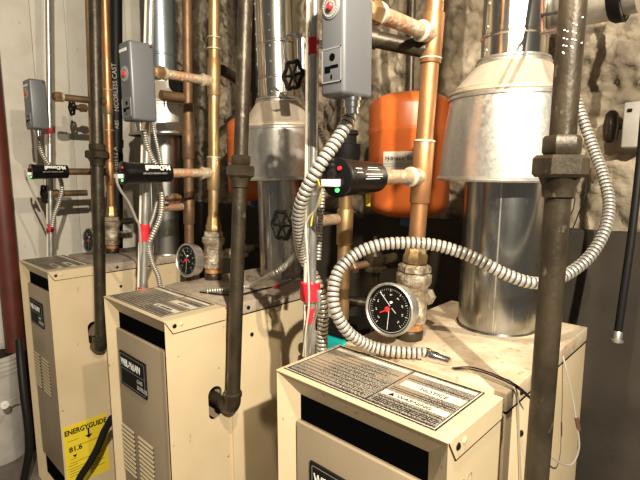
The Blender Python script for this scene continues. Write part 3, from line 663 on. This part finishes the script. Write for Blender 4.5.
o = flex('flexible_conduit', [P(300, 78, 1.33), P(305, 92, 1.30), P(312, 112, 1.28), P(320, 132, 1.26), P(327, 150, 1.25), P(324, 170, 1.22), P(322, 200, 1.2), P(320, 225, 1.2), P(318, 260, 1.18)], .0075, pitch=.0085)
tag(o, 'slim corrugated conduit behind the steel conduit near the upper black handwheel', 'flexible conduit')
# connector at the end of the long conduit
c = onZ(424, 354, ZT+.012); bm = BM(); ax = (onZ(450, 362, ZT+.008)-c).normalized(); lathe(bm, c, ax, [(0, .016), (.014, .016), (.015, .013), (.03, .013), (.036, .0105), (.06, .0095), (.062, .006)], 20)
box(bm, c-Vector((.005, .005, .008)), c+Vector((.012, .012, -.004))); tag(finish('conduit_connector', bm, 'chrome', None), 'chrome connector where the long conduit meets the boiler top', 'connector')
# cables
o = wire('sensor_cable', [P(318, 180, .93), P(322, 196, .95), P(318, 206, .97), P(313, 214, .99), P(311, 226, 1.0)], .0016, 'yellow'); tag(o, 'short yellow cable from the white plug of the nearest probe', 'cable')
o = wire('sensor_cable', [P(325, 181, .92), P(319, 200, .95), P(314, 212, .985), P(306, 222, 1.005), P(307, 250, 1.02), P(309, 300, 1.07), P(306, 330, 1.1), P(303, 356, 1.14)], .0024, 'wirew'); tag(o, 'cream cable running down from the nearest probe beside the conduit', 'cable')
o = wire('sensor_cable', [P(318, 290, 1.02), P(319, 305, 1.02), P(313, 325, 1.05), P(309, 356, 1.10)], .0034, 'emt'); tag(o, 'bare grey cable crossing the nearest conduit under the red tape', 'cable')
o = wire('sensor_cable', [P(117, 174, 1.56), P(117, 182, 1.57), P(121, 191, 1.6), P(129, 203, 1.65), P(136, 219, 1.7), P(140, 232, 1.73), P(141, 290, 1.80)], .0045, 'wiregrey'); tag(o, 'grey cable drooping from the plug of the middle probe', 'cable')
o = wire('sensor_cable', [P(25, 170, 2.26), P(26, 178, 2.27), P(34, 195, 2.3), P(42, 212, 2.33), P(47, 228, 2.36)], .0045, 'wiregrey'); tag(o, 'grey cable drooping from the leftmost probe', 'cable')
for k, (a, b) in enumerate((((-8, 0), 'upper'), ((-3, 3), 'lower'))):
    o = wire('loose_wire', [onZ(452+k*2, 368+k, ZT+.004), onZ(470, 367+k*2, ZT+.010), onZ(488, 372+k*2, ZT+.014), onZ(505, 379+k*2, ZT+.014), onX(516, 385+k*2, 2.326), onX(526, 393+k*2, 2.34), onX(536, 404, 2.35)], .0016, 'rubber')
    tag(o, 'thin black wire crossing the nearest boiler top, the %s of two' % b, 'wire', None)
o = wire('loose_wire', [onZ(508, 379, ZT+.008), onX(515, 386, 2.322), onX(518, 400, 2.321), onX(519, 430, 2.321), onX(521, 482, 2.322), onX(521, 520, 2.322)], .0016, 'wiregrey'); tag(o, 'thin grey wire hanging down the side of the nearest boiler', 'wire')
o = wire('loose_wire', [P(559, 338, 1.16), P(565, 365, 1.14), P(572, 395, 1.13), P(577, 425, 1.12), P(579, 448, 1.12), P(572, 464, 1.12), P(560, 463, 1.1), P(550, 456, 1.08)], .0022, 'wiregrey'); tag(o, 'looped wire hanging at the rear corner of the nearest boiler', 'wire')
bm = BM(); a = P(576.5, 418, 1.12); b = P(579, 430, 1.12); rod(bm, a, b, .005, 12); tag(finish('wire_nut', bm, 'rustlight'), 'small red-brown wire nut on the looped wire at right', 'wire nut')
o = wire('loose_wire', [onY(587, 170, WY-.02), onY(585, 195, WY-.05), onY(578, 215, WY-.05), onY(573, 228, WY-.04)], .002, 'rubber'); tag(o, 'short black wire against the wall right of the union nut', 'wire')
o = wire('loose_wire', [onZ(270, 303, ZT+.003), onZ(285, 297, ZT+.005), P(298, 290, 1.27), P(305, 286, 1.2)], .002, 'wiregrey'); tag(o, 'thin wire trailing over the rear edge of the middle boiler', 'wire')
o = wire('loose_wire', [onZ(200, 292, ZT+.004), onZ(235, 295, ZT+.006), onZ(262, 289, ZT+.008), onZ(278, 286, ZT+.008), P(296, 278, 1.33), P(306, 266, 1.25)], .003, 'rubber'); tag(o, 'black cable lying on the middle boiler beside the thin conduit', 'cable')
bm = BM(); rod(bm, onZ(275, 287, ZT+.008), onZ(281, 284.5, ZT+.009), .0055, 12); tag(finish('cable_tape', bm, 'tape'), 'scrap of red tape on the black cable over the middle boiler', 'tape')

# ================================================================== EXPANSION TANKS
def tank(cx, cy, z0, z1, zs, r, label, blue=True):
    t = thing('expansion_tank', label, 'tank', (cx, cy, z0)); H = z1-z0
    prof = []
    for k in range(8): a = PI/2*k/7; prof.append((.06*(1-math.cos(a)) , r*math.sin(a)**.7 if k else .002))
    mid = zs-z0; prof += [(mid-.012, r), (mid-.006, r+.003), (mid+.006, r+.003), (mid+.010, r-.001)]
    for k in range(8): a = PI/2*(7-k)/7; prof.append((H-.055*(1-math.sin(PI/2*(7-k)/7+0)) if 0 else H-.055*(1-math.cos(a)) , r*math.sin(a)**.7 if k < 7 else .002))
    prof.sort(key=lambda q: q[0]) if False else None
    bm = BM(); lathe(bm, (cx, cy, z0), (0, 0, 1), prof, 56, cap=False); body = finish('tank_body', bm, 'orange', t)
    bm = BM(); lathe(bm, (cx, cy, z0-.035), (0, 0, 1), [(0, .022), (.004, .028), (.03, .028), (.04, .02)], 20); finish('air_valve_cap', bm, 'bluepl', t)
    bm = BM(); rod(bm, (cx, cy, z1-.004), (cx, cy, 2.6), .012, 20); finish('supply_stub', bm, 'iron', t)
    return t, body
tk3, tb3 = tank(1.652, .892, 1.272, 1.728, 1.588, .150, 'orange expansion tank behind the nearest copper riser')
tk2, tb2 = tank(.742, .892, 1.30, 1.722, 1.605, .138, 'orange expansion tank mostly hidden behind the middle black pipe')
def tank_label(cx, cy, r, z0, z1, a0, a1, parent, words):
    bm = BM(); n = 14; v = []
    for k in range(n+1):
        a = a0+(a1-a0)*k/n; v.append([bm.verts.new((cx+(r+.0012)*math.cos(a), cy+(r+.0012)*math.sin(a), z)) for z in (z0, z1)])
    for k in range(n): bm.faces.new((v[k][0], v[k+1][0], v[k+1][1], v[k][1]))
    l = finish('label', bm, 'paper', parent)
    for tx, zz, sz in words:
        am = (a0+a1)/2; L = len(tx)
        for k, ch in enumerate(tx):
            if ch == ' ': continue
            a = a0+(a1-a0)*(.05+.9*k/max(L, 1)); X = Vector((-math.sin(a), math.cos(a), 0)); q = Vector((cx+(r+.0016)*math.cos(a), cy+(r+.0016)*math.sin(a), zz))
            text(ch, 'lettering', q, X, (0, 0, 1), sz, 'blackm', l, ext=.0003)
    bm = BM()
    for zz, f0, f1 in ((z0+.048, .04, .96), (z0+.036, .04, .9), (z0+.024, .04, .94), (z0+.012, .04, .6), (z0+.056, .0, 1)):
        for k in range(n):
            b0, b1 = a0+(a1-a0)*(f0+(f1-f0)*k/n), a0+(a1-a0)*(f0+(f1-f0)*(k+1)/n)
            q = [bm.verts.new((cx+(r+.002)*math.cos(a), cy+(r+.002)*math.sin(a), z)) for a, z in ((b0, zz), (b1, zz), (b1, zz+.0025), (b0, zz+.0025))]; bm.faces.new(q)
    finish('printed_lines', bm, 'greyprint', l, smooth=False)
tank_label(1.652, .892, .150, 1.412, 1.512, -1.62, -.45, tb3, [('Hydronic Expansion', 1.482, .021)])
tank_label(.742, .892, .138, 1.42, 1.49, -1.9, -1.0, tb2, [])

# ================================================================== CIRCULATOR BITS BEHIND
def circulator(c, label, zt=ZT-.003):
    t = thing('circulator_valve', label, 'valve', c); c = Vector(c)
    bm = BM(); lathe(bm, c, (0, 0, 1), [(-.09, .014), (-.03, .016), (-.028, .036), (-.018, .038), (-.012, .030), (.0, .034), (.012, .040), (.020, .040), (.022, .028), (.035, .020), (.05, .018), (.052, .026), (.066, .026), (.068, .008), (.085, .007)], 24); finish('valve_body', bm, 'iron', t)
    bm = BM(); rod(bm, c+Vector((0, 0, .0)), c+Vector((.0, .11, .0)), .018, 18); finish('outlet', bm, 'iron', t)
    bm = BM(); rod(bm, c+Vector((0, 0, .0)), c+Vector((-.03, -.10, -.01)), .012, 18); hexa(bm, c+Vector((-.02, -.07, -.007)), (-.03, -.10, -.01), 0, .02, .019); finish('inlet', bm, 'dullcopper', t)
    bm = BM(); rod(bm, c+Vector((0, 0, -.09)), Vector((c.x, c.y, zt)), .011, 14); finish('tail_pipe', bm, 'iron', t)
    return t
circulator(P(375, 262, 1.55), 'dark valve assembly left of the nearest riser, behind the conduit loop', FZ)
circulator(P(114, 222, 2.75), 'dark valve assembly beyond the middle boiler, beside the drain pipe')
circulator(P(240, 250, 2.08), 'dark pipe fitting behind the middle black pipe')
# black boss behind the nearest probe
c = Vector((1.708, .461, zV(158, 1.708, .461))); bm = BM(); lathe(bm, c+Vector((0, 0, -.02)), (0, 0, 1), [(0, .0215), (.0, .040), (.03, .046), (.06, .046), (.062, .034), (.085, .034), (.088, .040), (.10, .038), (.10, .0215)], 28)
o = finish('dark_union', bm, 'blackm', rets[2]); o['label'] = 'black union fitting'
# yellow tag
bm = BM(); c = P(368, 200, 1.06); box(bm, c+Vector((-.006, -.001, -.014)), c+Vector((.006, .001, .014)), .0006); tg = finish('hanging_tag', bm, 'yellow', smooth=False); tag(tg, 'small yellow tag hanging below the nearest probe', 'tag')
wire('tag_string', [c+Vector((0, 0, .014)), c+Vector((.002, -.0, .036))], .0009, 'wirew', tg)
# horizontal pipes behind
def hpipe(name, a, b, r, m, label, n=24):
    bm = BM(); rod(bm, a, b, r, n); return tag(finish(name, bm, m), label, 'pipe')
hpipe('cross_pipe', P(222, 70, 1.98), onY(258, 92, WY), .022, 'iron', 'grey slanting pipe behind the middle black pipe')
hpipe('cross_pipe', onX(161, 95, .815), Vector((.815, .452, onX(161, 95, .815).z)), .02, 'dullcopper', 'dark nipple leaving the dull copper return pipe behind the middle control box')
hpipe('cross_pipe', onY(345, 300, .84), onY(470, 318, WY-.02), .02, 'iron', 'dark horizontal pipe low behind the nearest boiler')
# oval black actuator with tag behind middle nipple
c = P(178, 82, 2.05); t = thing('zone_actuator', 'round black actuator with white tag behind the middle pipes', 'actuator', c)
bm = BM(); lathe(bm, c, (.3, -1, 0), [(-.05, .045), (0, .050), (.01, .046), (.014, .03)], 28); finish('cap', bm, 'blackm', t)
bm = BM(); q = c+Vector((.0, -.055, .0)); box(bm, q+Vector((-.016, -.002, -.035)), q+Vector((.016, .0, .035)), .001); finish('tag', bm, 'white', t)
bm = BM(); rod(bm, c+Vector((-.01, .03, 0)), Vector((.825, .465, c.z)), .016, 16); finish('stem', bm, 'iron', t)
# teal tool between the boilers
c = P(338, 336, 1.40); t = thing('teal_pump', 'teal and grey plastic pump housing between the two nearest boilers', 'pump', c)
bm = BM(); box(bm, c+Vector((-.07, -.03, -.05)), c+Vector((.05, .05, .0)), .012); finish('base', bm, 'teal', t)
bm = BM(); box(bm, c+Vector((-.08, -.02, .0)), c+Vector((.04, .05, .032)), .010); lathe(bm, c+Vector((.02, .0, .03)), (0, 0, 1), [(0, .022), (.02, .02), (.024, .012)], 20); lathe(bm, c+Vector((-.04, .0, .03)), (0, 0, 1), [(0, .016), (.014, .015), (.018, .008)], 20); finish('upper_housing', bm, 'blackm', t)
bm = BM(); rod(bm, c+Vector((-.01, .01, -.05)), Vector((c.x-.01, c.y+.01, FZ)), .02, 16); finish('post', bm, 'iron', t)
# thin red pipe beside the nearest boiler
hpipe('red_rod', Vector((1.895, .045, FZ)), Vector((1.895, .045, .83)), .0045, 'tape', 'thin red rod hugging the left edge of the nearest boiler')

# ================================================================== RIGHT SIDE
a = onY(549, 2, .80); b = onY(627, -14, .80)
t = thing('vent_duct', 'horizontal galvanised duct with dark open end at the top right corner', 'duct', a)
bm = BM(); rod(bm, a, b, .075, 40); finish('duct', bm, 'galv', t)
bm = BM(); dd = (b-a).normalized(); lathe(bm, b, dd, [(-.03, .077), (-.02, .083), (.0, .083), (.0, .07)], 40); finish('end_band', bm, 'blackm', t)
bm = BM(); rod(bm, b+dd*.001, b+dd*.03, .067, 40); finish('end_cap', bm, 'galv', t)
bm = BM(); q0 = a-dd*.03; rod(bm, q0+Vector((0, .0, 0)), q0+Vector((0, .4, 0)), .05, 24); finish('rear_branch', bm, 'galv', t)
t = thing('pipe_bracket', 'rust brown steel bracket holding the foreground pipe near the top edge', 'bracket', P(543, 20, 1.06))
bm = BM(); sweep(bm, [P(543, -30, 1.06), P(542, 0, 1.05), P(542, 32, 1.04)], .0045, 8); sweep(bm, [P(542, 33, 1.04), P(562, 30, .80)], .0045, 8); finish('rod', bm, 'rustlight', t)
bm = BM(); sweep(bm, [P(542, 15, 1.045), P(562, 12, .80)], .0032, 8); finish('cross_bar', bm, 'blackm', t)
# grey junction box on the wall
a = onY(620, 148, WY-.09); b = onY(650, 100, WY-.09)
t = thing('junction_box', 'pale grey junction box on the stone wall at the right edge', 'junction box', a)
bm = BM(); box(bm, (a.x, WY-.09, a.z), (b.x, WY-.02, b.z), .006); finish('enclosure', bm, 'bucket', t)
bm = BM(); c = Vector((a.x+.012, WY-.095, b.z-.03)); box(bm, c, c+Vector((.012, .008, .01)), .002); finish('latch', bm, 'blackm', t)
bm = BM(); q = Vector((a.x-.035, WY-.06, (a.z+b.z)/2)); lathe(bm, q-Vector((0, 0, .05)), (0, 0, 1), [(0, .01), (.01, .02), (.05, .024), (.09, .018), (.1, .008)], 16); rod(bm, q, q+Vector((.04, 0, 0)), .01, 12); finish('cable_gland', bm, 'iron', t)
# black hanging pipe at right
pts = [P(648, 60, 1.28), P(643, 130, 1.29), P(638, 180, 1.30), P(631, 240, 1.31), P(624, 290, 1.32), P(618, 332, 1.33)]
t = thing('black_hose', 'black hose hanging down at the right edge with a metal tip', 'hose', pts[-1])
bm = BM(); sweep(bm, spline([P(652, -60, 1.25)]+pts, .02), .0105, 16); finish('tube', bm, 'rubber', t)
bm = BM(); ax = (pts[-1]-pts[-2]).normalized(); lathe(bm, pts[-1], ax, [(-.004, .010), (.0, .012), (.02, .013), (.022, .017), (.028, .017), (.03, .010)], 16); finish('metal_tip', bm, 'galv', t)

# ================================================================== LOWER LEFT
bc = onZ(-6, 392, FZ+.01); bc = P(-6, 400, 2.62)
bx_, by_ = bc.x, bc.y
t = thing('bucket', 'white plastic bucket with faded red print at the lower left corner', 'bucket', (bx_, by_, FZ))
ztop = onV(-6, 352, bx_, by_).z; Hb = ztop-FZ; Rb = .150
bm = BM(); prof = [(.0, Rb*.86), (.01, Rb*.88)]
for k in range(4):
    zz = Hb-.10+k*.025; rr = Rb*(.88+.12*zz/Hb); prof += [(zz, rr), (zz+.003, rr+.008), (zz+.008, rr+.008), (zz+.011, rr)]
prof += [(Hb, Rb), (Hb, Rb-.006), (Hb-.02, Rb-.008)]
lathe(bm, (bx_, by_, FZ), (0, 0, 1), prof, 48, cap=False); rodb = finish('pail', bm, 'bucket', t)
bm = BM(); lathe(bm, (bx_, by_, ztop-.03), (0, 0, 1), [(0, Rb-.012), (.001, Rb-.012)], 40); finish('contents', bm, 'blackm', t)
for k in range(4):
    bm = BM(); z0 = FZ+Hb*(.62-k*.13); n = 10; L = [.9, .7, .8, .6][k]; va = []
    for j in range(n+1):
        a = -1.0+L*j/n; rr = Rb*(.88+.12*(z0-FZ)/Hb)+.001; va.append([bm.verts.new((bx_+(rr+.0012)*math.cos(a), by_+(rr+.0012)*math.sin(a), z)) for z in (z0, z0+(.022 if k == 0 else .010))])
    for j in range(n): bm.faces.new((va[j][0], va[j+1][0], va[j+1][1], va[j][1]))
    finish('printed_band', bm, 'rustlight', rodb)
o = wire('power_cord', [P(19, 340, 2.34), P(21, 365, 2.3), P(24, 395, 2.28), P(28, 425, 2.28), P(29, 450, 2.3), P(25, 475, 2.32), P(20, 500, 2.34)], .018, 'rubber', n=12); tag(o, 'thick black cord hanging beside the far left boiler', 'cord')
o = wire('power_cord', [P(112, 418, 1.80), P(104, 432, 1.84), P(98, 447, 1.87), P(90, 462, 1.9), P(78, 482, 1.92), P(70, 510, 1.95)], .014, 'rubber', n=12); tag(o, 'black hose slanting across the yellow sticker', 'hose')
o = wire('power_cord', [onZ(-10, 438, FZ+.02), onZ(10, 439, FZ+.02), onZ(24, 441, FZ+.02), onZ(34, 446, FZ+.02)], .018, 'rubber', n=12); tag(o, 'black cord lying on the floor below the bucket', 'cord')
bm = BM(); c = P(2, 404, 2.35); lathe(bm, c, (1, .2, .1), [(0, .012), (.02, .012), (.022, .02), (.03, .02), (.032, .008)], 14); o = finish('plug_connector', bm, 'white'); tag(o, 'white plug end at the left edge in front of the bucket', 'plug')
wire('lead', [c+Vector((.03, 0, 0)), P(12, 400, 2.36), P(20, 396, 2.34)], .004, 'wiregrey', o)

# repeats share a group
GR = {'boiler': 'cream boilers standing in a row', 'copper_riser': 'copper risers on the boilers', 'control_box': 'grey control boxes', 'water_cutoff_probe': 'black cylindrical probes', 'dial_gauge': 'round dial gauges',
      'draft_hood_flue': 'galvanised flues with draft hoods', 'iron_drop_pipe': 'black iron drop pipes', 'return_pipe': 'return pipes behind the risers', 'drain_valve': 'handwheel valves', 'isolation_valve': 'handwheel valves',
      'conduit': 'steel conduits with red tape', 'flexible_conduit': 'flexible corrugated conduits', 'sensor_cable': 'cables of the probes', 'loose_wire': 'loose wires', 'expansion_tank': 'orange expansion tanks',
      'circulator_valve': 'dark valve assemblies behind the boilers', 'cross_pipe': 'horizontal pipes behind the risers', 'power_cord': 'black cords at lower left'}
for o in list(sc.objects):
    if o.parent is None and 'label' in o and o.name.split('.')[0] in GR: o['group'] = GR[o.name.split('.')[0]]
